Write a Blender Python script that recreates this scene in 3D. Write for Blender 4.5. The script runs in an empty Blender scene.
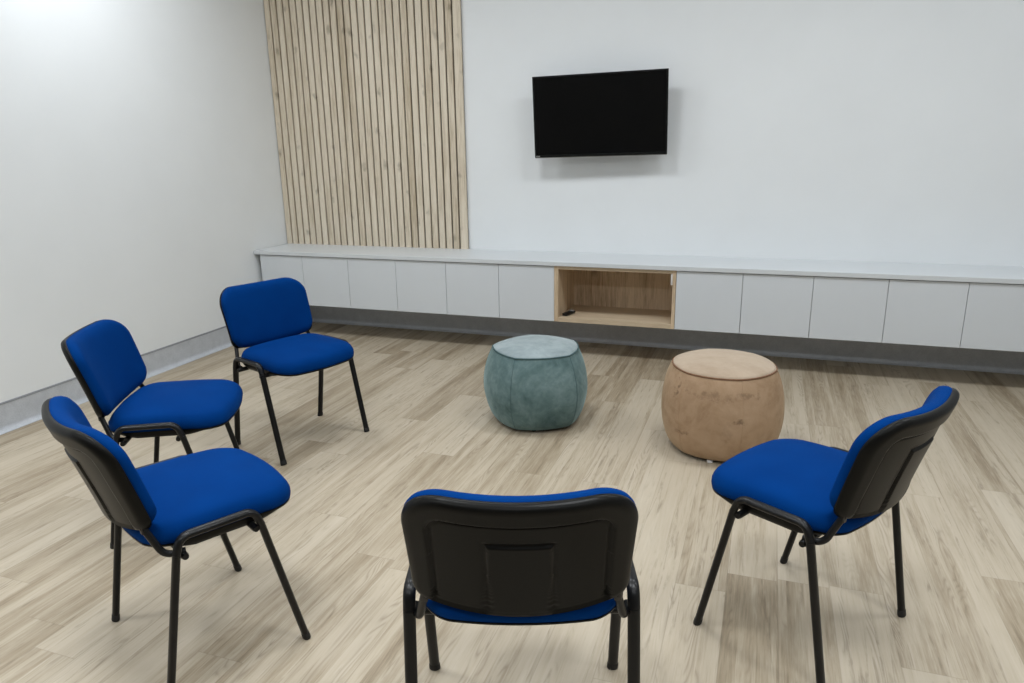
import bpy, bmesh, math, random
from mathutils import Matrix, Vector
random.seed(7)
S = bpy.context.scene
COL = S.collection
R = math.radians

# ------------------------------------------------------------------ helpers
def mesh(name, verts, faces, mat=None, parent=None, smooth=False, sharp=None):
    me = bpy.data.meshes.new(name)
    me.from_pydata([tuple(v) for v in verts], [], faces)
    bm = bmesh.new(); bm.from_mesh(me)
    bmesh.ops.recalc_face_normals(bm, faces=bm.faces)
    bm.to_mesh(me); bm.free()
    o = bpy.data.objects.new(name, me); COL.objects.link(o)
    if mat: me.materials.append(mat)
    if smooth:
        for p in me.polygons: p.use_smooth = True
        if sharp:
            me.set_sharp_from_angle(angle=R(sharp))
    if parent: o.parent = parent
    return o

class MB:
    """collects shapes into one mesh"""
    def __init__(self): self.v = []; self.f = []
    def add(self, v, f):
        n = len(self.v); self.v += [tuple(p) for p in v]; self.f += [[i + n for i in q] for q in f]; return self
    def box(self, x0, y0, z0, x1, y1, z1, b=0.0):
        bm = bmesh.new(); bmesh.ops.create_cube(bm, size=1)
        for v in bm.verts:
            v.co = ((x0 + x1) / 2 + v.co.x * (x1 - x0), (y0 + y1) / 2 + v.co.y * (y1 - y0), (z0 + z1) / 2 + v.co.z * (z1 - z0))
        if b > 0: bmesh.ops.bevel(bm, geom=bm.edges[:], offset=b, segments=2, profile=.5, affect='EDGES')
        bm.verts.index_update()
        self.add([v.co[:] for v in bm.verts], [[v.index for v in f.verts] for f in bm.faces]); bm.free(); return self
    def tube(self, pts, r, n=14, cap=True, k=1.0):
        pts = [Vector(p) for p in pts]; rings = []; up = None
        for i, p in enumerate(pts):
            t = (pts[min(i + 1, len(pts) - 1)] - pts[max(i - 1, 0)]).normalized()
            if up is None:
                up = Vector((1, 0, 0)) if abs(t.x) < .9 else Vector((0, 0, 1))
            a = (up - t * up.dot(t)).normalized(); b = t.cross(a); up = a
            rr = r[i] if isinstance(r, (list, tuple)) else r
            rings.append([p + (a * math.cos(2 * math.pi * j / n) + b * math.sin(2 * math.pi * j / n) * k) * rr for j in range(n)])
        self.rings(rings, cap, cap); return self
    def rings(self, rings, cap0=True, cap1=True):
        n = len(rings[0]); v = [p for r in rings for p in r]; f = []
        for i in range(len(rings) - 1):
            for k in range(n):
                f.append([i * n + k, i * n + (k + 1) % n, (i + 1) * n + (k + 1) % n, (i + 1) * n + k])
        if cap0: f.append(list(range(n))[::-1])
        if cap1: f.append([(len(rings) - 1) * n + k for k in range(n)])
        self.add(v, f); return self
    def build(self, name, mat, parent=None, smooth=False, sharp=None):
        return mesh(name, self.v, self.f, mat, parent, smooth, sharp)

def fillet(pts, r, seg=7):
    pts = [Vector(p) for p in pts]; out = [pts[0]]
    for i in range(1, len(pts) - 1):
        a, b, c = pts[i - 1], pts[i], pts[i + 1]
        u = (a - b).normalized(); w = (c - b).normalized()
        ang = u.angle(w); d = min(r / math.tan(ang / 2), (a - b).length * .49, (c - b).length * .49)
        rr = d * math.tan(ang / 2); ce = b + (u + w).normalized() * (rr / math.sin(ang / 2))
        p0 = b + u * d; p1 = b + w * d; v0 = p0 - ce; v1 = p1 - ce; tot = v0.angle(v1); ax = v0.cross(v1).normalized()
        for k in range(seg + 1): out.append(ce + Matrix.Rotation(tot * k / seg, 3, ax) @ v0)
    out.append(pts[-1]); return out

def empty(name, label, cat, loc=(0, 0, 0), rotz=0, group=None):
    o = bpy.data.objects.new(name, None); COL.objects.link(o)
    o.empty_display_size = .1; o.location = loc; o.rotation_euler = (0, 0, rotz)
    tag(o, label, cat, group); return o
def tag(o, label, cat, group=None):
    o['label'] = label; o['category'] = cat
    if group: o['group'] = group
    return o
def struct(o):
    o['kind'] = 'structure'; return o
def copy_thing(root, loc, rotz, label, group=None):
    def rec(o, parent):
        c = o.copy(); COL.objects.link(c)
        if parent: c.parent = parent
        for ch in list(o.children): rec(ch, c)
        return c
    c = rec(root, None); c.location = loc; c.rotation_euler = (0, 0, rotz); c['label'] = label
    if group: c['group'] = group
    return c

# ------------------------------------------------------------------ materials
def M(name):
    m = bpy.data.materials.new(name); m.use_nodes = True
    nt = m.node_tree; return m, nt, nt.nodes['Principled BSDF']
def N(nt, typ, **kw):
    n = nt.nodes.new(typ)
    for k, v in kw.items():
        if k.startswith('i_'): n.inputs[int(k[2:]) if k[2:].isdigit() else k[2:].replace('_', ' ')].default_value = v
        else: setattr(n, k, v)
    return n
def L(nt, a, b): nt.links.new(a, b)
def math_(nt, op, a, b=None, clamp=False):
    n = nt.nodes.new('ShaderNodeMath'); n.operation = op; n.use_clamp = clamp
    for i, x in enumerate((a, b)):
        if x is None: continue
        if isinstance(x, (int, float)): n.inputs[i].default_value = x
        else: nt.links.new(x, n.inputs[i])
    return n.outputs[0]
def ramp(nt, fac, stops, interp='LINEAR'):
    n = nt.nodes.new('ShaderNodeValToRGB'); n.color_ramp.interpolation = interp
    el = n.color_ramp.elements
    while len(el) < len(stops): el.new(.5)
    for e, (p, c) in zip(el, stops):
        e.position = p; e.color = (*c, 1) if len(c) == 3 else c
    nt.links.new(fac, n.inputs[0]); return n.outputs[0]
def mix(nt, fac, a, b, mode='MIX'):
    n = nt.nodes.new('ShaderNodeMix'); n.data_type = 'RGBA'; n.blend_type = mode
    for i, x in ((0, fac), (6, a), (7, b)):
        if isinstance(x, (int, float)): n.inputs[i].default_value = x
        elif isinstance(x, tuple): n.inputs[i].default_value = (*x, 1)
        else: nt.links.new(x, n.inputs[i])
    return n.outputs[2]
def objvec(nt, scale=(1, 1, 1), loc=(0, 0, 0)):
    tc = nt.nodes.new('ShaderNodeTexCoord'); mp = nt.nodes.new('ShaderNodeMapping')
    mp.inputs['Scale'].default_value = scale; mp.inputs['Location'].default_value = loc
    nt.links.new(tc.outputs['Object'], mp.inputs[0]); return mp.outputs[0]
def noise(nt, vec, scale, detail=4, rough=.5, dist=0.0):
    n = nt.nodes.new('ShaderNodeTexNoise'); n.inputs['Scale'].default_value = scale
    n.inputs['Detail'].default_value = detail; n.inputs['Roughness'].default_value = rough
    n.inputs['Distortion'].default_value = dist
    nt.links.new(vec, n.inputs['Vector']); return n.outputs[0]
def bump(nt, bsdf, h, strength, dist=.002):
    b = nt.nodes.new('ShaderNodeBump'); b.inputs['Strength'].default_value = strength; b.inputs['Distance'].default_value = dist
    nt.links.new(h, b.inputs['Height']); nt.links.new(b.outputs[0], bsdf.inputs['Normal'])

def plain(name, col, rough=.5, spec=.5, noise_amt=0.0, nscale=40, bumpy=0.0, metal=0, coat=0):
    m, nt, b = M(name)
    b.inputs['Roughness'].default_value = rough; b.inputs['Specular IOR Level'].default_value = spec
    b.inputs['Metallic'].default_value = metal; b.inputs['Coat Weight'].default_value = coat
    nz = noise(nt, objvec(nt), nscale, 3)
    k = noise_amt
    L(nt, ramp(nt, nz, [(.3, tuple(c * (1 - k) for c in col)), (.7, tuple(min(1, c * (1 + k)) for c in col))]), b.inputs['Base Color'])
    if bumpy: bump(nt, b, nz, bumpy, .001)
    return m

WALL = (.80, .825, .835)
m_wall = plain('wall_paint', WALL, .75, .3, .012, 3, .02)
m_ceil = plain('ceiling_paint', (.66, .66, .655), .9, .2, .01, 3)
m_door = plain('cabinet_lacquer', (.66, .695, .725), .55, .35, .006, 2)
m_carc = plain('cabinet_board', (.56, .575, .585), .6, .3, .01, 5)
m_counter = plain('counter_laminate', (.65, .68, .70), .38, .5, .008, 3)
m_tube = plain('black_frame_metal', (.0045, .0045, .0046), .33, .3, .05, 60)
m_rubber = plain('black_foot_plastic', (.011, .011, .011), .6, .4, .1, 80)
m_shell = plain('black_shell_plastic', (.0042, .0041, .0035), .36, .14, .12, 220, .12)
m_mdf = plain('dark_backing_board', (.012, .009, .006), .9, .2, .1, 30)
m_black = plain('black_gloss_plastic', (.006, .006, .006), .3, .5, .05, 30)
m_bez = plain('matt_black_bezel', (.004, .0045, .004), .5, .15, .05, 30)
m_grey = plain('grey_plastic', (.28, .28, .27), .5, .5, .03, 30)
m_white = plain('white_plastic', (.72, .70, .67), .4, .5, .02, 30)
m_edge_glint = plain('edge_glint_grey', (.30, .29, .27), .4, .5, .03, 30)
m_steel = plain('bracket_steel', (.05, .045, .04), .45, .5, .08, 60, metal=.5)

def fabric():
    m, nt, b = M('blue_woven_fabric')
    v = objvec(nt)
    big = noise(nt, v, 7, 3)
    c = ramp(nt, big, [(.3, (.0, .0265, .139)), (.7, (.0, .0335, .168))])
    w1 = N(nt, 'ShaderNodeTexWave', wave_type='BANDS', bands_direction='X'); w1.inputs['Scale'].default_value = 260
    w2 = N(nt, 'ShaderNodeTexWave', wave_type='BANDS', bands_direction='Y'); w2.inputs['Scale'].default_value = 260
    L(nt, v, w1.inputs['Vector']); L(nt, v, w2.inputs['Vector'])
    ww = math_(nt, 'MULTIPLY', w1.outputs['Fac'], w2.outputs['Fac'])
    fn = noise(nt, v, 500, 2)
    h = math_(nt, 'ADD', ww, math_(nt, 'MULTIPLY', fn, .8))
    L(nt, mix(nt, math_(nt, 'MULTIPLY', fn, .18), c, (.0, .045, .215)), b.inputs['Base Color'])
    b.inputs['Roughness'].default_value = .78; b.inputs['Specular IOR Level'].default_value = .03
    b.inputs['Sheen Weight'].default_value = .03; b.inputs['Sheen Roughness'].default_value = .45
    b.inputs['Sheen Tint'].default_value = (.08, .35, .95, 1)
    bump(nt, b, h, .18, .0008)
    return m
m_blue = fabric()

def velvet(name, dark, mid, light, seed, sheen, stains=None):
    m, nt, b = M(name)
    v = objvec(nt, loc=(seed, seed * .7, seed * 1.3))
    n1 = noise(nt, v, 5.5, 5, .62, .6); n2 = noise(nt, v, 26, 4, .6, .4)
    f = math_(nt, 'ADD', math_(nt, 'MULTIPLY', n1, .72), math_(nt, 'MULTIPLY', n2, .28))
    c = ramp(nt, f, [(.30, dark), (.5, mid), (.70, light)])
    if stains:
        tc = N(nt, 'ShaderNodeTexCoord')
        wob = noise(nt, tc.outputs['Object'], 30, 4, .65)
        tot = None
        for (px, py, pz, sx, sz, k) in stains:
            sub = N(nt, 'ShaderNodeVectorMath', operation='SUBTRACT'); L(nt, tc.outputs['Object'], sub.inputs[0]); sub.inputs[1].default_value = (px, py, pz)
            mul = N(nt, 'ShaderNodeVectorMath', operation='MULTIPLY'); L(nt, sub.outputs[0], mul.inputs[0]); mul.inputs[1].default_value = (1 / sx, 1 / max(sx, .06), 1 / sz)
            ln = N(nt, 'ShaderNodeVectorMath', operation='LENGTH'); L(nt, mul.outputs[0], ln.inputs[0])
            d = math_(nt, 'SUBTRACT', 1.0, math_(nt, 'ADD', ln.outputs['Value'], math_(nt, 'MULTIPLY', math_(nt, 'SUBTRACT', wob, .5), 5.0)), True)
            d = math_(nt, 'MULTIPLY', d, k)
            tot = d if tot is None else math_(nt, 'MAXIMUM', tot, d)
        c = mix(nt, math_(nt, 'MULTIPLY', tot, 1.0, True), c, (.075, .042, .026))
    L(nt, c, b.inputs['Base Color'])
    b.inputs['Roughness'].default_value = .85; b.inputs['Specular IOR Level'].default_value = .15
    b.inputs['Sheen Weight'].default_value = sheen; b.inputs['Sheen Roughness'].default_value = .35
    b.inputs['Sheen Tint'].default_value = (*[min(1, x * 2.4 + .15) for x in light], 1)
    cr = noise(nt, v, 9, 3, .5, .8)
    bump(nt, b, math_(nt, 'ADD', cr, math_(nt, 'MULTIPLY', n2, .25)), .35, .012)
    return m
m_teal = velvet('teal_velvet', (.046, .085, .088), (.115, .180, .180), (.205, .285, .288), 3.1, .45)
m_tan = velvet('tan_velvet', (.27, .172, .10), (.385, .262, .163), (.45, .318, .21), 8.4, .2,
    stains=[(-.185, -.19, .365, .012, .03, .62), (-.195, -.19, .325, .012, .022, .7), (-.02, -.27, .35, .15, .022, .34), (.10, -.27, .235, .024, .016, .62), (-.165, -.23, .145, .04, .011, .42), (.05, -.27, .18, .03, .04, .18), (.13, -.24, .355, .08, .02, .36)])
m_tan_lit_top = velvet('tan_velvet_lit_top', (.39, .30, .215), (.45, .355, .265), (.49, .395, .30), 2.2, .2)  # same velvet as the sides, with the light on top painted in
m_teal_lit_top = velvet('teal_velvet_lit_top', (.20, .25, .255), (.29, .345, .355), (.37, .43, .44), 5.5, .32)  # teal velvet again, sheen on top put into a lighter, greyer colour
m_pipe_teal = plain('teal_piping', (.07, .12, .125), .8, .2, .1, 60)
m_pipe_tan = plain('tan_piping', (.21, .115, .068), .8, .2, .1, 60)

def oak(name, light, mid, dark, axis='Z', knots=True, seed=0.0, spec=.25, board=None, kt=.36, ks=6.5, cw=.16):
    m, nt, b = M(name)
    st = {'Z': (1, 1, .07), 'X': (.07, 1, 1)}[axis]
    v = objvec(nt, st, (seed, seed, seed)); bt = None
    if board:
        sp = N(nt, 'ShaderNodeSeparateXYZ'); L(nt, objvec(nt), sp.inputs[0])
        ix = math_(nt, 'FLOOR', math_(nt, 'DIVIDE', math_(nt, 'SUBTRACT', sp.outputs['X'], board[0]), board[1]))
        wn_ = N(nt, 'ShaderNodeTexWhiteNoise', noise_dimensions='1D'); L(nt, ix, wn_.inputs['W']); bt = wn_.outputs['Value']
        cz = N(nt, 'ShaderNodeCombineXYZ'); L(nt, math_(nt, 'MULTIPLY', bt, 9.0), cz.inputs[2])
        ad = N(nt, 'ShaderNodeVectorMath', operation='ADD'); L(nt, v, ad.inputs[0]); L(nt, cz.outputs[0], ad.inputs[1]); v = ad.outputs[0]
    g = noise(nt, v, 120, 5, .65); fig = noise(nt, v, 16, 4, .6, .6); tone = noise(nt, v, 5, 2)
    f = math_(nt, 'ADD', math_(nt, 'MULTIPLY', g, .35), math_(nt, 'ADD', math_(nt, 'MULTIPLY', fig, .4), math_(nt, 'MULTIPLY', tone, .25)))
    if bt: f = math_(nt, 'ADD', f, math_(nt, 'MULTIPLY', math_(nt, 'SUBTRACT', bt, .5), .085))
    c = ramp(nt, f, [(.5 - cw, dark), (.5, mid), (.5 + cw, light)])
    if knots:
        sk = {'Z': (1, 1, .55), 'X': (.55, 1, 1)}[axis]
        vo = N(nt, 'ShaderNodeTexVoronoi', feature='F1'); vo.inputs['Scale'].default_value = ks; vo.inputs['Randomness'].default_value = 1
        vd = N(nt, 'ShaderNodeVectorMath', operation='ADD')
        L(nt, objvec(nt, sk, (seed, seed, seed)), vd.inputs[0])
        wn = N(nt, 'ShaderNodeTexNoise'); wn.inputs['Scale'].default_value = 18; L(nt, objvec(nt), wn.inputs['Vector'])
        wsc = N(nt, 'ShaderNodeVectorMath', operation='SCALE'); L(nt, wn.outputs['Color'], wsc.inputs[0]); wsc.inputs['Scale'].default_value = .05
        L(nt, wsc.outputs[0], vd.inputs[1]); L(nt, vd.outputs[0], vo.inputs['Vector'])
        k = ramp(nt, vo.outputs['Distance'], [(.05, (1, 1, 1)), (.20, (0, 0, 0))])
        sel = noise(nt, objvec(nt), 3.1, 1)
        k = math_(nt, 'MULTIPLY', k, math_(nt, 'MULTIPLY', math_(nt, 'SUBTRACT', sel, kt), 5.0, True))
        c = mix(nt, math_(nt, 'MULTIPLY', k, .62), c, tuple(x * .42 for x in dark))
    L(nt, c, b.inputs['Base Color'])
    b.inputs['Roughness'].default_value = .6; b.inputs['Specular IOR Level'].default_value = spec
    bump(nt, b, g, .08, .0008)
    return m
m_slat = oak('light_oak_slat', (.77, .69, .565), (.69, .605, .48), (.485, .40, .285), seed=1.7, board=(-.85, .0606), kt=.30, ks=8, cw=.12)
m_oak = oak('knotty_oak_board', (.74, .60, .43), (.63, .49, .335), (.36, .255, .16), seed=4.3, kt=.12, ks=6.0, cw=.13)
m_oakx = oak('oak_edge_board', (.60, .49, .35), (.54, .43, .30), (.42, .32, .215), axis='X', knots=False, seed=2.9)

def skirting_mat():
    m, nt, b = M('grey_speckled_vinyl')
    v = objvec(nt); a = noise(nt, v, 160, 3, .7); d = noise(nt, v, 18, 3)
    f = math_(nt, 'ADD', math_(nt, 'MULTIPLY', a, .6), math_(nt, 'MULTIPLY', d, .4))
    L(nt, ramp(nt, f, [(.35, (.44, .465, .50)), (.65, (.57, .595, .63))]), b.inputs['Base Color'])
    b.inputs['Roughness'].default_value = .38; b.inputs['Specular IOR Level'].default_value = .5
    return m
m_skirt = skirting_mat()
m_caps = plain('grey_cap_strip', (.25, .26, .275), .5, .4, .02, 20)

def floor_mat():
    m, nt, b = M('oak_plank_vinyl')
    tone = N(nt, 'ShaderNodeAttribute', attribute_name='tone').outputs['Fac']
    seed = N(nt, 'ShaderNodeAttribute', attribute_name='seed').outputs['Fac']
    uv = N(nt, 'ShaderNodeUVMap', uv_map='plank')
    tc = N(nt, 'ShaderNodeTexCoord')
    sep = N(nt, 'ShaderNodeSeparateXYZ'); L(nt, tc.outputs['Object'], sep.inputs[0])
    us = N(nt, 'ShaderNodeSeparateXYZ'); L(nt, uv.outputs[0], us.inputs[0])
    strip = math_(nt, 'FLOOR', math_(nt, 'ADD', math_(nt, 'MULTIPLY', us.outputs['X'], 3.0), math_(nt, 'MULTIPLY', seed, 0.6)))
    wn = N(nt, 'ShaderNodeTexWhiteNoise', noise_dimensions='1D'); L(nt, math_(nt, 'ADD', math_(nt, 'MULTIPLY', seed, 97.0), math_(nt, 'MULTIPLY', strip, 3.7)), wn.inputs['W'])
    sv = wn.outputs['Value']; seed = math_(nt, 'ADD', seed, sv)
    sx = math_(nt, 'MULTIPLY', seed, 53.0); sy = math_(nt, 'MULTIPLY', seed, 31.0)
    X = math_(nt, 'ADD', sep.outputs['X'], sx); Y = math_(nt, 'ADD', sep.outputs['Y'], sy)
    def vec(ax, ay):
        c = N(nt, 'ShaderNodeCombineXYZ'); L(nt, math_(nt, 'MULTIPLY', X, ax), c.inputs[0]); L(nt, math_(nt, 'MULTIPLY', Y, ay), c.inputs[1]); return c.outputs[0]
    fine = noise(nt, vec(150, 7), 1, 5, .7)
    streak = noise(nt, vec(30, 1.3), 1, 5, .65, .15)
    broad = noise(nt, vec(10, 1.0), 1, 3, .55)
    fld = noise(nt, vec(10, 1.35), 1, 2, .45, .25)
    rings = math_(nt, 'FRACT', math_(nt, 'MULTIPLY', fld, 19.0))
    rings = math_(nt, 'POWER', math_(nt, 'ABSOLUTE', math_(nt, 'SUBTRACT', math_(nt, 'MULTIPLY', rings, 2.0), 1.0)), 2.2)
    msk = math_(nt, 'MULTIPLY', math_(nt, 'SUBTRACT', noise(nt, vec(20, .9), 1, 2), .53), 8.0, True)
    f = math_(nt, 'ADD', math_(nt, 'MULTIPLY', streak, .34), math_(nt, 'ADD', math_(nt, 'MULTIPLY', broad, .40), math_(nt, 'MULTIPLY', fine, .26)))
    f = math_(nt, 'ADD', f, math_(nt, 'ADD', math_(nt, 'MULTIPLY', math_(nt, 'SUBTRACT', tone, .5), .19), math_(nt, 'MULTIPLY', math_(nt, 'SUBTRACT', sv, .5), .05)))
    c = ramp(nt, f, [(.30, (.195, .146, .091)), (.42, (.338, .276, .192)), (.52, (.450, .384, .288)), (.70, (.525, .460, .360))])
    c = mix(nt, math_(nt, 'MULTIPLY', math_(nt, 'MULTIPLY', rings, msk), .50), c, (.19, .142, .092))
    vn = noise(nt, vec(17, .75), 1, 3, .55, .1)
    vein = math_(nt, 'SUBTRACT', 1.0, math_(nt, 'MULTIPLY', math_(nt, 'ABSOLUTE', math_(nt, 'SUBTRACT', vn, .5)), 42.0), True)
    brk = math_(nt, 'MULTIPLY', math_(nt, 'SUBTRACT', noise(nt, vec(60, 14), 1, 3, .6), .40), 5.0, True)
    vm = math_(nt, 'MULTIPLY', math_(nt, 'SUBTRACT', noise(nt, vec(9, .9), 1, 1), .44), 8.0, True)
    c = mix(nt, math_(nt, 'MULTIPLY', math_(nt, 'MULTIPLY', vein, brk), math_(nt, 'MULTIPLY', vm, .5)), c, (.15, .112, .070))
    lv = math_(nt, 'SUBTRACT', 1.0, math_(nt, 'MULTIPLY', math_(nt, 'ABSOLUTE', math_(nt, 'SUBTRACT', vn, .535)), 55.0), True)
    c = mix(nt, math_(nt, 'MULTIPLY', math_(nt, 'MULTIPLY', lv, brk), .2), c, (.60, .54, .44))
    # plank joints printed on the sheet
    def edge(o, wd):
        d = math_(nt, 'MINIMUM', o, math_(nt, 'SUBTRACT', 1.0, o)); return math_(nt, 'LESS_THAN', d, wd)
    e = math_(nt, 'MAXIMUM', edge(us.outputs['X'], .010), edge(us.outputs['Y'], .0011))
    c = mix(nt, math_(nt, 'MULTIPLY', e, .22), c, (.16, .12, .08))
    L(nt, c, b.inputs['Base Color'])
    L(nt, ramp(nt, streak, [(.3, (.44,) * 3), (.7, (.54,) * 3)]), b.inputs['Roughness'])
    b.inputs['Specular IOR Level'].default_value = .4
    bump(nt, b, fine, .06, .0006)
    return m
m_floor = floor_mat()

# ------------------------------------------------------------------ room
H_CEIL = 3.2; YB = 5.2; XR = 2.42; YR = -2.8
def xl(y): return -3.868 - .0166 * (y - 2.45)      # the left wall is not quite square to the back one

def build_floor():
    pitch = .166; x0 = .127; ln = 1.53
    known = {-16: 1.5, -15: 4.17, -13: 1.26, -12: 3.32, -11: 2.25, -10: 2.935, -8: 1.98, -6: 3.92, -5: 2.865, -4: 3.56, -3: 3.2,
             0: 2.335, 2: 1.99, 3: 3.165, 4: 2.57, 5: 3.3, 6: 4.53}
    rnd = random.Random(11)
    v = []; f = []; tones = []; seeds = []; uvs = []
    for k in range(-25, 15):
        a = max(x0 + k * pitch, -4.1); b = min(x0 + (k + 1) * pitch, XR + .1)
        if b <= a: continue
        y = known.get(k, rnd.uniform(0, ln)); 
        while y > YR - .1: y -= ln
        while y < YB:
            ya = max(y, YR - .1); yb = min(y + ln, YB + .1)
            n = len(v); v += [(a, ya, 0), (b, ya, 0), (b, yb, 0), (a, yb, 0)]; f.append((n, n + 1, n + 2, n + 3))
            tones.append(rnd.uniform(.12, .9)); seeds.append(rnd.random())
            uvs.append([((p - (x0 + k * pitch)) / pitch, (q - y) / ln) for p, q in ((a, ya), (b, ya), (b, yb), (a, yb))])
            y += ln
    me = bpy.data.meshes.new('floor'); me.from_pydata(v, [], f)
    me.attributes.new('tone', 'FLOAT', 'FACE').data.foreach_set('value', tones)
    me.attributes.new('seed', 'FLOAT', 'FACE').data.foreach_set('value', seeds)
    ul = me.uv_layers.new(name='plank')
    for p in me.polygons:
        for j, li in enumerate(p.loop_indices): ul.data[li].uv = uvs[p.index][j]
    me.materials.append(m_floor)
    o = bpy.data.objects.new('floor', me); COL.objects.link(o); struct(o)
build_floor()
struct(MB().box(-4.15, YB, -.02, XR + .1, YB + .12, H_CEIL + .02).build('wall_back', m_wall))
yl0, yl1 = YR, YB + .12
struct(mesh('wall_left', [(xl(yl0), yl0, -.02), (xl(yl1), yl1, -.02), (xl(yl1) - .12, yl1, -.02), (xl(yl0) - .12, yl0, -.02),
                          (xl(yl0), yl0, H_CEIL + .02), (xl(yl1), yl1, H_CEIL + .02), (xl(yl1) - .12, yl1, H_CEIL + .02), (xl(yl0) - .12, yl0, H_CEIL + .02)],
            [(0, 1, 2, 3), (4, 5, 6, 7), (0, 1, 5, 4), (1, 2, 6, 5), (2, 3, 7, 6), (3, 0, 4, 7)], m_wall))
m_right = plain('right_wall_dimmed', (.42, .43, .435), .8, .3, .012, 3)  # wall out of view, greyed to cut bounce light
struct(MB().box(XR, YR, -.02, XR + .12, YB + .12, H_CEIL + .02).build('wall_right', m_right))
m_rear = plain('rear_wall_dimmed', (.10, .098, .095), .9, .2, .02, 3)  # unseen wall behind the camera, darkened to reduce fill light
struct(MB().box(-4.1, YR - .12, -.02, XR + .12, YR, H_CEIL + .02).build('wall_rear', m_rear))
struct(MB().box(-4.15, YR - .12, H_CEIL, XR + .12, YB + .12, H_CEIL + .1).build('ceiling', m_ceil))

# coved vinyl skirting: profile (distance from wall, height)
prof = [(.0, .0)] + [(.030, .0)] + [(.032 - .0, .0015)]
for k in range(0, 9):
    a = R(90) * k / 8
    prof.append((.004 + .026 * (1 - math.sin(a)), .004 + .030 * (1 - math.cos(a))))
prof += [(.004, .152), (.0, .152)]
cap = [(.0, .152), (.0055, .152), (.0055, .160), (.003, .163), (.0, .163)]
def skirting(name, p0, p1, nx, ny):
    for pr, nm, mt, par in ((prof, name, m_skirt, None), (cap, 'cap_strip', m_caps, 1)):
        rings = [[(p[0] + nx * d, p[1] + ny * d, z) for d, z in pr] for p in (p0, p1)]
        o = MB().rings(rings).build(nm, mt, root if par else None, True, 40)
        if not par: root = struct(o)
skirting('baseboard_left', (xl(YR), YR), (xl(YB), YB), 1, 0)
skirting('baseboard_back', (xl(YB), YB), (XR, YB), 0, -1)

# ------------------------------------------------------------------ ceiling lights (above the picture)
def emis(strength, col):
    m, nt, b = M('lit_diffuser')
    b.inputs['Base Color'].default_value = (.8, .8, .8, 1)
    b.inputs['Emission Color'].default_value = (*col, 1); b.inputs['Emission Strength'].default_value = strength
    return m
LIGHT = (.955, 1.0, 1.045)
m_lit = emis(2.0, LIGHT)
def fixture(x, y, lab, watts, spread):
    t = empty('ceiling_light', lab, 'ceiling light', (x, y, H_CEIL), 0, 'square ceiling lights')
    fr = MB()
    for q in ((-.3, -.3, .3, -.275), (-.3, .275, .3, .3), (-.3, -.275, -.275, .275), (.275, -.275, .3, .275)): fr.box(q[0], q[1], -.02, q[2], q[3], 0)
    fr.build('frame', m_white, t)
    MB().box(-.275, -.275, -.014, .275, .275, -.002).build('diffuser', m_lit, t)
    ld = bpy.data.lights.new('lamp', 'AREA'); ld.shape = 'SQUARE'; ld.size = .54; ld.energy = watts; ld.color = LIGHT; ld.spread = R(spread)
    lo = bpy.data.objects.new('lamp', ld); COL.objects.link(lo); lo.parent = t; lo.location = (0, 0, -.017)
LX = (-3.1, -1.45, .2, 1.85)
for x, w in zip(LX, ('in the corner by the slatted panel', 'in front of the television', 'over the tan pouf', 'over the right end of the counter')):
    fixture(x, 3.2, 'square flush ceiling light ' + w, 21.5, 180)
for x, w in zip(LX, ('over the chairs along the left wall', 'over the open circle of chairs', 'over the right-hand chair', 'in the right front corner of the room')):
    fixture(x, 1.1, 'square flush ceiling light ' + w, 11.5, 100)
for x, w in zip(LX, ('behind the camera by the left wall', 'behind the camera, left of the middle', 'behind the camera, right of the middle', 'behind the camera by the right wall')):
    fixture(x, -1.0, 'square flush ceiling light ' + w, 16, 180)

# ------------------------------------------------------------------ slatted wall panel
def slat_panel():
    x0 = xl(YB) + .008; z0 = .689; z1 = H_CEIL - .002; yb = YB - .001
    root = empty('slat_wall_panel', 'tall light oak slatted panel on the back wall in the left corner', 'wall panel', (x0 + .85, YB, z0))
    inv = Vector((-(x0 + .85), -YB, -z0))
    def put(mb, nm, mt):
        mb.v = [tuple(Vector(p) + inv) for p in mb.v]; return mb.build(nm, mt, root)
    pitch = .0606; xr = -2.208
    put(MB().box(x0, yb - .006, z0, xr, yb, z1), 'backing_board', m_mdf)
    sl = MB()
    for k in range(28):
        a = x0 + .001 + k * pitch; b = a + .0468
        if k == 27: b = xr
        sl.box(a, yb - .026, z0, b, yb - .006, z1, .001)
    put(sl, 'slats', m_slat)
slat_panel()

# ------------------------------------------------------------------ counter and wall-hung cabinets
YD = 4.735            # face of the doors
cx0 = xl(4.73) + .002
tag(mesh('countertop', *(lambda a: (a.v, a.f))(MB().box(cx0 + .004, 4.722, .659, XR - .002, YB - .001, .689, .0025)), m_counter),
    'long white continuous countertop running below the television', 'countertop')
P = .4165; W_ = P
ZB, ZT = .26, .659
def cabinet(label, x0, w, filler=False):
    root = empty('wall_cabinet', label, 'cabinet', (x0 + w / 2, YB, ZB), 0, 'white wall-hung cabinets')
    c = MB(); t = .018; h = ZT - ZB; y0 = -(YB - YD) + .021; y1 = -.002; hx = w / 2 - .0005
    c.box(-hx, y0, 0, -hx + t, y1, h - .0005).box(hx - t, y0, 0, hx, y1, h - .0005)
    c.box(-hx + t, y0, 0, hx - t, y1, t).box(-hx + t, y0, h - t, hx - t, y1, h - .0005).box(-hx + t, y1 - .006, t, hx - t, y1, h - t)
    c.build('body', m_carc, root)
    g = .0016
    MB().box(-w / 2 + g, -(YB - YD), .0, w / 2 - g, -(YB - YD) + .019, h - .006, .0008).build('door', m_door, root)
    if filler:
        a = cx0 - (x0 + w / 2) + .008
        MB().box(a, y0 + .03, 0, -hx - .0005, y0 + .048, h - .001).build('filler_panel', m_carc, root)
    return root
X0 = -3.459 - P + .0165
lx = [-1.373 - P * k for k in range(6, 0, -1)]
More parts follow.
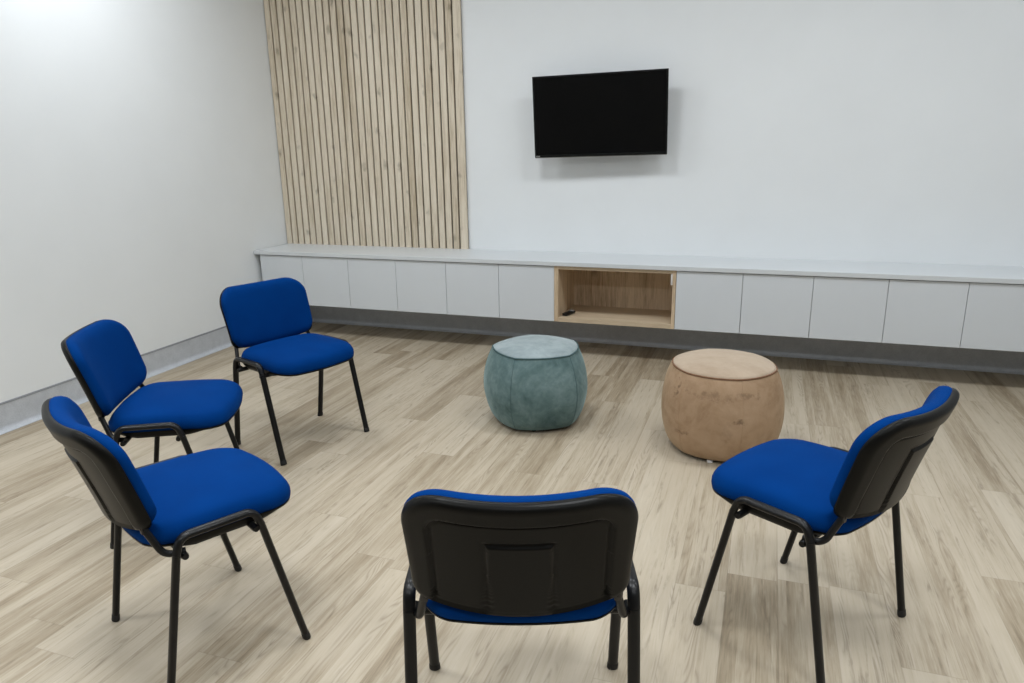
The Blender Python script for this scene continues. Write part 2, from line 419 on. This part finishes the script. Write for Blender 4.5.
names_l = ['white cabinet beside the left wall, first of the long row', 'second white cabinet from the left wall, below the slatted panel', 'third white cabinet from the left wall, below the slatted panel',
           'fourth white cabinet from the left wall, below the slatted panel', 'white cabinet below the right edge of the slatted panel', 'white cabinet touching the left side of the open oak niche']
for i, x in enumerate(lx): cabinet(names_l[i], x + (.016 if i == 0 else 0), P - (.016 if i == 0 else 0), i == 0)
NX0, NX1 = -1.373, -.533
names_r = ['white cabinet touching the right side of the open oak niche', 'second white cabinet to the right of the oak niche', 'third white cabinet to the right of the oak niche',
           'fourth white cabinet to the right of the oak niche', 'white cabinet cut by the right edge of the photo', 'white cabinet just beyond the right edge of the photo', 'white cabinet last before the right wall']
PR = .4195
for i, nm in enumerate(names_r): cabinet(nm, NX1 + i * PR, PR if i < 6 else XR - .004 - (NX1 + 6 * PR))

def niche():
    w = NX1 - NX0; root = empty('open_shelf_niche', 'open oak niche between the white cabinets below the television', 'shelf', ((NX0 + NX1) / 2, YB, ZB))
    hx = w / 2 - .0005; h = ZT - ZB - .0005; y0 = -(YB - YD) - .001; y1 = -.03
    MB().box(-hx, y0, 0, -hx + .030, y1, h, .0008).build('side_panel', m_oak, root)
    MB().box(hx - .022, y0, 0, hx, y1, h, .0008).build('side_panel', m_oak, root)
    MB().box(-hx + .030, y0, 0, hx - .022, y1, .032, .0008).build('bottom_panel', m_oakx, root)
    MB().box(-hx + .030, y0, h - .022, hx - .022, y1, h, .0008).build('top_panel', m_oakx, root)
    MB().box(-hx + .030, y1 - .008, .032, hx - .022, y1, h - .022).build('back_panel', m_oak, root)
    p = MB().box(hx - .036, y0 + .004, h - .10, hx - .022, y0 + .045, h - .024, .003).box(hx - .030, y0 + .0, h - .085, hx - .024, y0 + .004, h - .06, .001)
    o = p.build('mounting_plate', m_white, root); o['label'] = 'small white plate under the top corner'
niche()

# small black remote lying in the niche
def remote():
    root = empty('remote_control', 'small black remote with a pale end lying in the oak niche', 'remote control', (-1.292, 4.835, ZB + .0335), R(-16))
    b = MB().box(-.021, -.062, 0, .021, .062, .020, .006); b.build('body', m_black, root, True, 40)
    MB().box(-.015, .030, .0195, .015, .056, .0225, .001).build('touch_pad', m_grey, root)
    k = MB()
    for i in range(3):
        for j in range(4): k.box(-.014 + i * .011, -.05 + j * .018, .0195, -.007 + i * .011, -.040 + j * .018, .0215, .0008)
    k.build('keypad', m_rubber, root)
remote()

# ------------------------------------------------------------------ television
def television():
    root = empty('television', 'black flat television hanging tilted on the white back wall', 'television', (-1.136, YB, 1.664))
    sw, ti, ro = R(1.8), R(3.5), R(.8)
    ex = Vector((math.cos(sw), math.sin(sw), 0)); n = Vector((math.sin(sw), -math.cos(sw), 0)); up = Vector((0, 0, 1))
    u2 = math.cos(ti) * up + math.sin(ti) * n
    a = math.cos(ro) * ex + math.sin(ro) * u2; b = -math.sin(ro) * ex + math.cos(ro) * u2; c = a.cross(b)   # c points out of the screen
    C0 = Vector((0, 5.02 - YB, 0))
    W, Hh = .93, .545; w2, h2 = W / 2, Hh / 2
    def put(mb, nm, mt, sm=False):
        mb.v = [tuple(C0 + a * p[0] + b * p[1] + c * p[2]) for p in mb.v]; return mb.build(nm, mt, root, sm, 40 if sm else None)
    fr = MB(); e = .011; eb = .017
    fr.box(-w2, h2 - e, -.02, w2, h2, 0, .0006).box(-w2, -h2, -.02, w2, -h2 + eb, 0, .0015).box(-w2, -h2 + eb, -.02, -w2 + e, h2 - e, 0, .0015).box(w2 - e, -h2 + eb, -.02, w2, h2 - e, 0, .0015)
    put(fr, 'bezel', m_bez)
    m_scr, nt, bs = M('dark_glass_screen'); bs.inputs['Base Color'].default_value = (.004, .004, .004, 1); bs.inputs['Specular IOR Level'].default_value = .35
    L(nt, ramp(nt, noise(nt, objvec(nt), 4, 1), [(0, (.10,) * 3), (1, (.13,) * 3)]), bs.inputs['Roughness'])
    put(MB().box(-w2 + e, -h2 + eb, -.02, w2 - e, h2 - e, -.0025), 'screen', m_scr)
    bk = MB(); rings = []
    for d, z in ((0, -.02), (.012, -.032), (.10, -.05), (.12, -.058)):
        rings.append([(sx * (w2 - d - .002), sy * (h2 - d - .002), z) for sx, sy in ((-1, -1), (1, -1), (1, 1), (-1, 1))])
    bk.rings(rings); put(bk, 'back_cover', m_black)
    st = MB().box(-w2 + .002, -h2 - .004, -.030, w2 - .002, -h2, -.003, .001); put(st, 'edge_glint_strip', m_edge_glint)['label'] = 'pale grey strip standing for light along the lower edge'  # pale strip painted in for light catching the lower edge
    lg = MB()     # tiny pale maker's mark, three unreadable letters
    for i in range(3): lg.box(-w2 + .010 + i * .0095, -h2 + .004, -.001, -w2 + .0175 + i * .0095, -h2 + .012, .0008)
    put(lg, 'maker_mark', m_grey)
    # mount: wall plate, arm, tv plate
    mt = MB().box(-.11, -.012, -.11, .11, -.001, .11, .002); mt.build('wall_plate', m_tube, root)
    ar = MB().tube([(0, -.01, 0), (0, -.125, 0)], .018); ar.box(-.16, -.13, -.018, .16, -.118, .018, .002); ar.build('mount_arm', m_tube, root)
television()

# ------------------------------------------------------------------ chair
def outline(hw, y0, y1, r0, r1, bow0, bow1, hw0=None, n=14, m=10):
    """rounded rectangle in (x, y); hw at y1, hw0 at y0; corner radii r0 / r1, outward bows of the two ends"""
    hw0 = hw0 or hw; pts = []
    def arc(cx, cy, r, a0):
        for k in range(n + 1):
            a = R(a0 + 90 * k / n); pts.append([cx + r * math.cos(a), cy + r * math.sin(a)])
    def line(p, q):
        for k in range(1, m): pts.append([p[0] + (q[0] - p[0]) * k / m, p[1] + (q[1] - p[1]) * k / m])
    arc(hw - r1, y1 - r1, r1, 0); line((hw - r1, y1), (-hw + r1, y1))
    arc(-hw + r1, y1 - r1, r1, 90); line((-hw, y1 - r1), (-hw, y0 + r0))
    arc(-hw + r0, y0 + r0, r0, 180); line((-hw + r0, y0), (hw - r0, y0))
    arc(hw - r0, y0 + r0, r0, 270); line((hw, y0 + r0), (hw, y1 - r1))
    ym = (y0 + y1) / 2
    for p in pts:
        t = (p[1] - y0) / (y1 - y0); p[0] *= (hw0 + (hw - hw0) * t) / hw
        q = max(0, 1 - (p[0] / hw) ** 2)
        if p[1] > ym: p[1] += bow1 * q * ((p[1] - ym) / (y1 - ym))
        else: p[1] -= bow0 * q * ((ym - p[1]) / (ym - y0))
    return pts
def inset(pts, d):
    n = len(pts); out = []
    for i in range(n):
        a, b = pts[i - 1], pts[(i + 1) % n]; tx, ty = b[0] - a[0], b[1] - a[1]; l = math.hypot(tx, ty) or 1
        out.append([pts[i][0] - ty / l * d, pts[i][1] + tx / l * d])
    return out
def scaled(pts, s, c): return [[c[0] + (p[0] - c[0]) * s, c[1] + (p[1] - c[1]) * s] for p in pts]

def dome(ol, steps, inner, c, fn):
    """rings: steps = (inset, height) then inner = (scale, height) of the last inset; fn maps (x, y, h) to a point"""
    rg = []
    for d, h in steps: rg.append([fn(p[0], p[1], h) for p in inset(ol, d)])
    last = inset(ol, steps[-1][0])
    for s, h in inner: rg.append([fn(p[0], p[1], h) for p in scaled(last, s, c)])
    return rg

CW, CL = .258, .2035
def make_chair(label):
    root = empty('stacking_chair', label, 'chair', (0, 0, 0), 0, 'blue upholstered stacking chairs')
    rt = .0148; OV = .72
    # legs and side rails
    for sx in (-1, 1):
        x = sx * CW
        for (yt, zt, yb) in ((.1045, .435, CL), (-.1285, .435, -CL)):
            d = Vector((0, yb - yt, -zt)).normalized(); foot = Vector((x, yb, 0)); top = Vector((x, yt, zt))
            lg = MB().tube([foot - d * .006, top], rt, k=OV).build('leg', m_tube, root, True, 40)
            MB().tube([foot - d * .0005, foot - d * .003, foot - d * .020, foot - d * .022], [.0152, .0166, .0162, .0150], k=OV).build('foot_cap', m_rubber, lg, True, 40)
        path = fillet([(x, -.1285, .435), (x, -.114, .482), (x, .087, .482), (x, .1045, .435)], .042, 8)
        MB().tube(path, rt, k=OV).build('side_rail', m_tube, root, True, 40)
        js = fillet([(x * .955, -.100, .432), (x * .90, -.150, .430), (x * .815, -.186, .520), (x * .80, -.203, .575)], .05, 7)
        sp = MB().tube(js, .0095).build('back_support', m_tube, root, True, 40)
        MB().box(x * .82 - .008, -.192, .502, x * .82 + .008, -.178, .530, .002).build('bracket', m_steel, sp)
    for y, z in ((.089, .424), (-.107, .421)):
        c = MB().tube([(-CW - .004, y, z), (-CW + .004, y, z), (CW - .004, y, z), (CW + .004, y, z)], [.0085, .0105, .0105, .0085]); c.build('cross_bar', m_tube, root, True, 40)
    # seat
    ol = outline(.232, -.170, .231, .080, .085, .028, .030)
    c = (0, .03)
    def seat_z(x, y, h):
        if h < 0: h *= 1 - .68 * min(1, max(0, (abs(y - .02) - .09) / .06))      # the black pan is shallower under the front and rear edges
        z = .449 + h * (1.27 if h > 0 else 1)
        fr = max(0, (y - .03) / .2); z -= .010 * fr ** 2 * (1 if h < .02 else 1 + .5 * (h - .02) / .04)
        z -= .006 * (abs(x) / .236) ** 2 if h > .03 else 0
        bk = max(0, (-y - .12) / .11); z -= .022 * bk ** 1.3 * (1 if h > .03 else .25)
        return (x, y, z)
    st = dome(ol, [(.010, -.002), (.002, .004), (0, .013), (.001, .024), (.005, .036), (.012, .045), (.024, .0520)], [(.9, .0560), (.75, .0595), (.5, .0625), (.25, .0645), (.03, .0650)], c, seat_z)
    MB().rings(st).build('seat', m_blue, root, True)
    pn = dome(ol, [(.003, .001), (.004, -.010), (.010, -.024), (.030, -.031)], [(.6, -.032), (.05, -.032)], c, seat_z)
    MB().rings(pn).build('seat_pan', m_shell, root, True, 50)
    # backrest: x across, s up along the lean
    al = R(14.85); HB = .299; hw = .247
    def bk(x, s, n):
        nn = n - .056 * (1 - (x / hw) ** 2) * (1 if abs(x) < hw else 0)
        # slight lumbar roll: upper part leans a little more
        return (x, -.160 - s * math.sin(al) - .012 * (s / HB) ** 2 + nn * math.cos(al), .523 + s * math.cos(al) + nn * math.sin(al))
    ob = outline(hw, 0.0, HB, .055, .100, .020, .002, hw0=.235)
    cb = (0, HB / 2)
    fo = dome(ob, [(.006, -.003), (.001, .004), (0, .012), (.004, .023), (.010, .031), (.022, .0375)], [(.95, .0398), (.88, .0418), (.8, .0432), (.7, .0440), (.6, .0446), (.45, .0452), (.3, .0455), (.15, .0458), (.03, .046)], cb, bk)
    MB().rings(fo, False).build('backrest', m_blue, root, True)
    def groove(x, s):
        # moulded back: raised rim, recessed field with a groove, raised centre plate
        d = 0.0
        gx, gt = .186, HB - .052
        r = .035
        dx = abs(x) - gx; dt = s - gt
        if dx > -r and dt > -r: q = math.hypot(dx + r, dt + r) - r
        else: q = max(dx, dt)
        if q < .002: d += .008 * min(1, max(0, (.004 - q) / .006))
        if abs(q) < .006: d += .006 * (1 - abs(q) / .006)
        px, pt = .069, HB - .107
        q2 = max(abs(x) - px, s - pt)
        if q2 < 0: d -= .0045 * min(1, -q2 / .004)
        if abs(q2 - .002) < .005: d += .0035 * (1 - abs(q2 - .002) / .005)
        return d
    # outer band and rim as rings, the middle as a fine grid
    def bks(x, s, n): return bk(x, s, n + (groove(x, s) if n < -.0195 else 0))
    inner = [(1 - .02 * k, -.0215) for k in range(1, 49)] + [(.01, -.0215)]
    # dense outline so the grooves stay crisp
    obd = outline(hw, 0.0, HB, .030, .100, .020, .002, hw0=.2355, n=22, m=44)
    sh = dome(obd, [(.004, .004), (-.001, .001), (-.0015, -.006), (.001, -.013), (.005, -.018), (.011, -.0208), (.017, -.0215)], inner, cb, bks)
    MB().rings(sh, False).build('back_shell', m_shell, root, True)
    return root

chairs = [  # x, y, yaw, label
    (-.507, 1.455, 18.6, 'blue chair nearest the camera, seen from behind with its black back shell'),
    (-2.219, 2.911, -109.2, 'blue chair nearest the white cabinets, seen from the front, below the slatted panel'),
    (-2.228, 2.100, -61.0, 'blue chair in the middle of the three on the left, closest to the skirting'),
    (-1.578, 1.502, -27.4, 'blue chair in front on the left, seen side-on from behind'),
    (.192, 2.129, 59.6, 'blue chair alone on the right, turned towards the tan pouf'),
]
x, y, a, lab = chairs[0]
proto = make_chair(lab); proto.location = (x, y, 0); proto.rotation_euler = (0, 0, R(a))
for x, y, a, lab in chairs[1:]: copy_thing(proto, (x, y, 0), R(a), lab)

# ------------------------------------------------------------------ poufs
def pouf(name, label, loc, face, body_prof, top_prof, nseg, facet, m_body, m_top, m_pipe, feet, m_foot, foot_r):
    root = empty(name, label, 'pouf', (*loc, 0), 0, 'round velvet poufs')
    NN = 120
    def rad(r, th, k):
        ph = ((th - face) % (2 * math.pi / nseg)) - math.pi / nseg
        poly = math.cos(math.pi / nseg) / math.cos(ph)
        poly /= (1 + math.cos(math.pi / nseg)) / 2
        return r * (1 + (poly - 1) * facet * k)
    def ring(r, z, k=1.0, wob=0.0):
        return [(rad(r, 2 * math.pi * i / NN, k) * math.cos(2 * math.pi * i / NN), rad(r, 2 * math.pi * i / NN, k) * math.sin(2 * math.pi * i / NN),
                 z + wob * math.sin(2 * 2 * math.pi * i / NN + 1.0)) for i in range(NN)]
    def spl(pr, sub=4):
        out = []
        for i in range(len(pr) - 1):
            p0 = pr[max(i - 1, 0)]; p1 = pr[i]; p2 = pr[i + 1]; p3 = pr[min(i + 2, len(pr) - 1)]
            for k in range(sub):
                t = k / sub
                out.append(tuple(.5 * (2 * p1[j] + (p2[j] - p0[j]) * t + (2 * p0[j] - 5 * p1[j] + 4 * p2[j] - p3[j]) * t * t + (3 * p1[j] - p0[j] - 3 * p2[j] + p3[j]) * t ** 3) for j in (0, 1)))
        return out + [pr[-1]]
    bp = spl(body_prof)
    b = MB().rings([ring(r, z) for r, z in bp]); body = b.build('body', m_body, root, True)
    # seams down the sides
    for s in range(nseg):
        th = face + s * 2 * math.pi / nseg
        sm = MB().tube([(rad(r, th, 1) * math.cos(th) * .9985, rad(r, th, 1) * math.sin(th) * .9985, z) for r, z in bp[4:]], .0013, 6)
        sm.build('seam', m_pipe if facet > .2 else m_body, body, True)
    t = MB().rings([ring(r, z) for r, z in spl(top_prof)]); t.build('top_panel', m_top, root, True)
    pr_, pz = body_prof[-1]
    pp = ring(pr_ * 1.004, pz + .001); MB().tube(pp + [pp[0], pp[1]], .0042, 8, False).build('piping', m_pipe, root, True)
    MB().rings([[(rr * math.cos(2 * math.pi * i / 48), rr * math.sin(2 * math.pi * i / 48), z) for i in range(48)] for rr, z in ((body_prof[0][0] * .96, body_prof[0][1] + .006), (body_prof[0][0] * .985, body_prof[0][1] - .001), (body_prof[0][0] * .95, .012))]).build('base_board', m_rubber, root, True, 40)
    for fa in feet:
        fx, fy = foot_r * math.cos(fa), foot_r * math.sin(fa)
        MB().rings([[(fx + rr * math.cos(2 * math.pi * i / 20), fy + rr * math.sin(2 * math.pi * i / 20), z) for i in range(20)] for rr, z in ((.012, 0), (.014, .002), (.014, .011), (.012, .013))]).build('foot', m_foot, root, True, 40)
    return root
camdir = lambda x, y: math.atan2(-y, -x)
tx, ty = -1.130, 3.548
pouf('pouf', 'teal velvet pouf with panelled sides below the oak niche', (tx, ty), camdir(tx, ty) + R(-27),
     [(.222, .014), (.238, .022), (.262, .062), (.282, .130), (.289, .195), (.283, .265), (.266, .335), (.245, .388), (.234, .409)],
     [(.234, .409), (.222, .420), (.18, .432), (.11, .440), (.04, .443), (.004, .4435)], 5, .34, m_teal, m_teal_lit_top, m_pipe_teal,
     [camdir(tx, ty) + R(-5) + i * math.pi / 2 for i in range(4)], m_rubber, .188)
px, py = -.145, 3.454
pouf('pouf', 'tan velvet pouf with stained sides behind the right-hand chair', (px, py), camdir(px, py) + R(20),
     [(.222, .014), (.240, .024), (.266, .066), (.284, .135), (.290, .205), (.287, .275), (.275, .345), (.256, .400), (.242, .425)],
     [(.242, .425), (.232, .437), (.19, .449), (.12, .456), (.05, .458), (.004, .458)], 6, .16, m_tan, m_tan_lit_top, m_pipe_tan,
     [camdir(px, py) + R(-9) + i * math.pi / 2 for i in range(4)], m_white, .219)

# ------------------------------------------------------------------ world, camera, view
w = bpy.data.worlds.new('room_dark'); S.world = w; w.use_nodes = True
w.node_tree.nodes['Background'].inputs[0].default_value = (.5, .55, .6, 1); w.node_tree.nodes['Background'].inputs[1].default_value = .05

cam = bpy.data.cameras.new('camera'); co = bpy.data.objects.new('camera', cam); COL.objects.link(co)
f_px, yaw, pitch, roll = 710.63, R(-19.693), R(15.270), R(1.010)
fw = Vector((math.sin(yaw) * math.cos(pitch), math.cos(yaw) * math.cos(pitch), -math.sin(pitch)))
rr = Vector((math.cos(yaw), -math.sin(yaw), 0)); dn = fw.cross(rr)
r2 = math.cos(roll) * rr + math.sin(roll) * dn; d2 = -math.sin(roll) * rr + math.cos(roll) * dn
co.matrix_world = Matrix(((r2.x, -d2.x, -fw.x, 0), (r2.y, -d2.y, -fw.y, 0), (r2.z, -d2.z, -fw.z, 1.46), (0, 0, 0, 1)))
cam.sensor_width = 36; cam.sensor_fit = 'HORIZONTAL'; cam.lens = f_px / 1024 * 36; cam.clip_start = .05; cam.clip_end = 60
S.camera = co
S.view_settings.view_transform = 'Standard'; S.view_settings.look = 'None'
S.view_settings.exposure = 0.0; S.view_settings.gamma = 1.0; S.view_settings.use_curve_mapping = False
S.cycles.use_denoising = True
S.cycles.max_bounces = 10; S.cycles.diffuse_bounces = 6
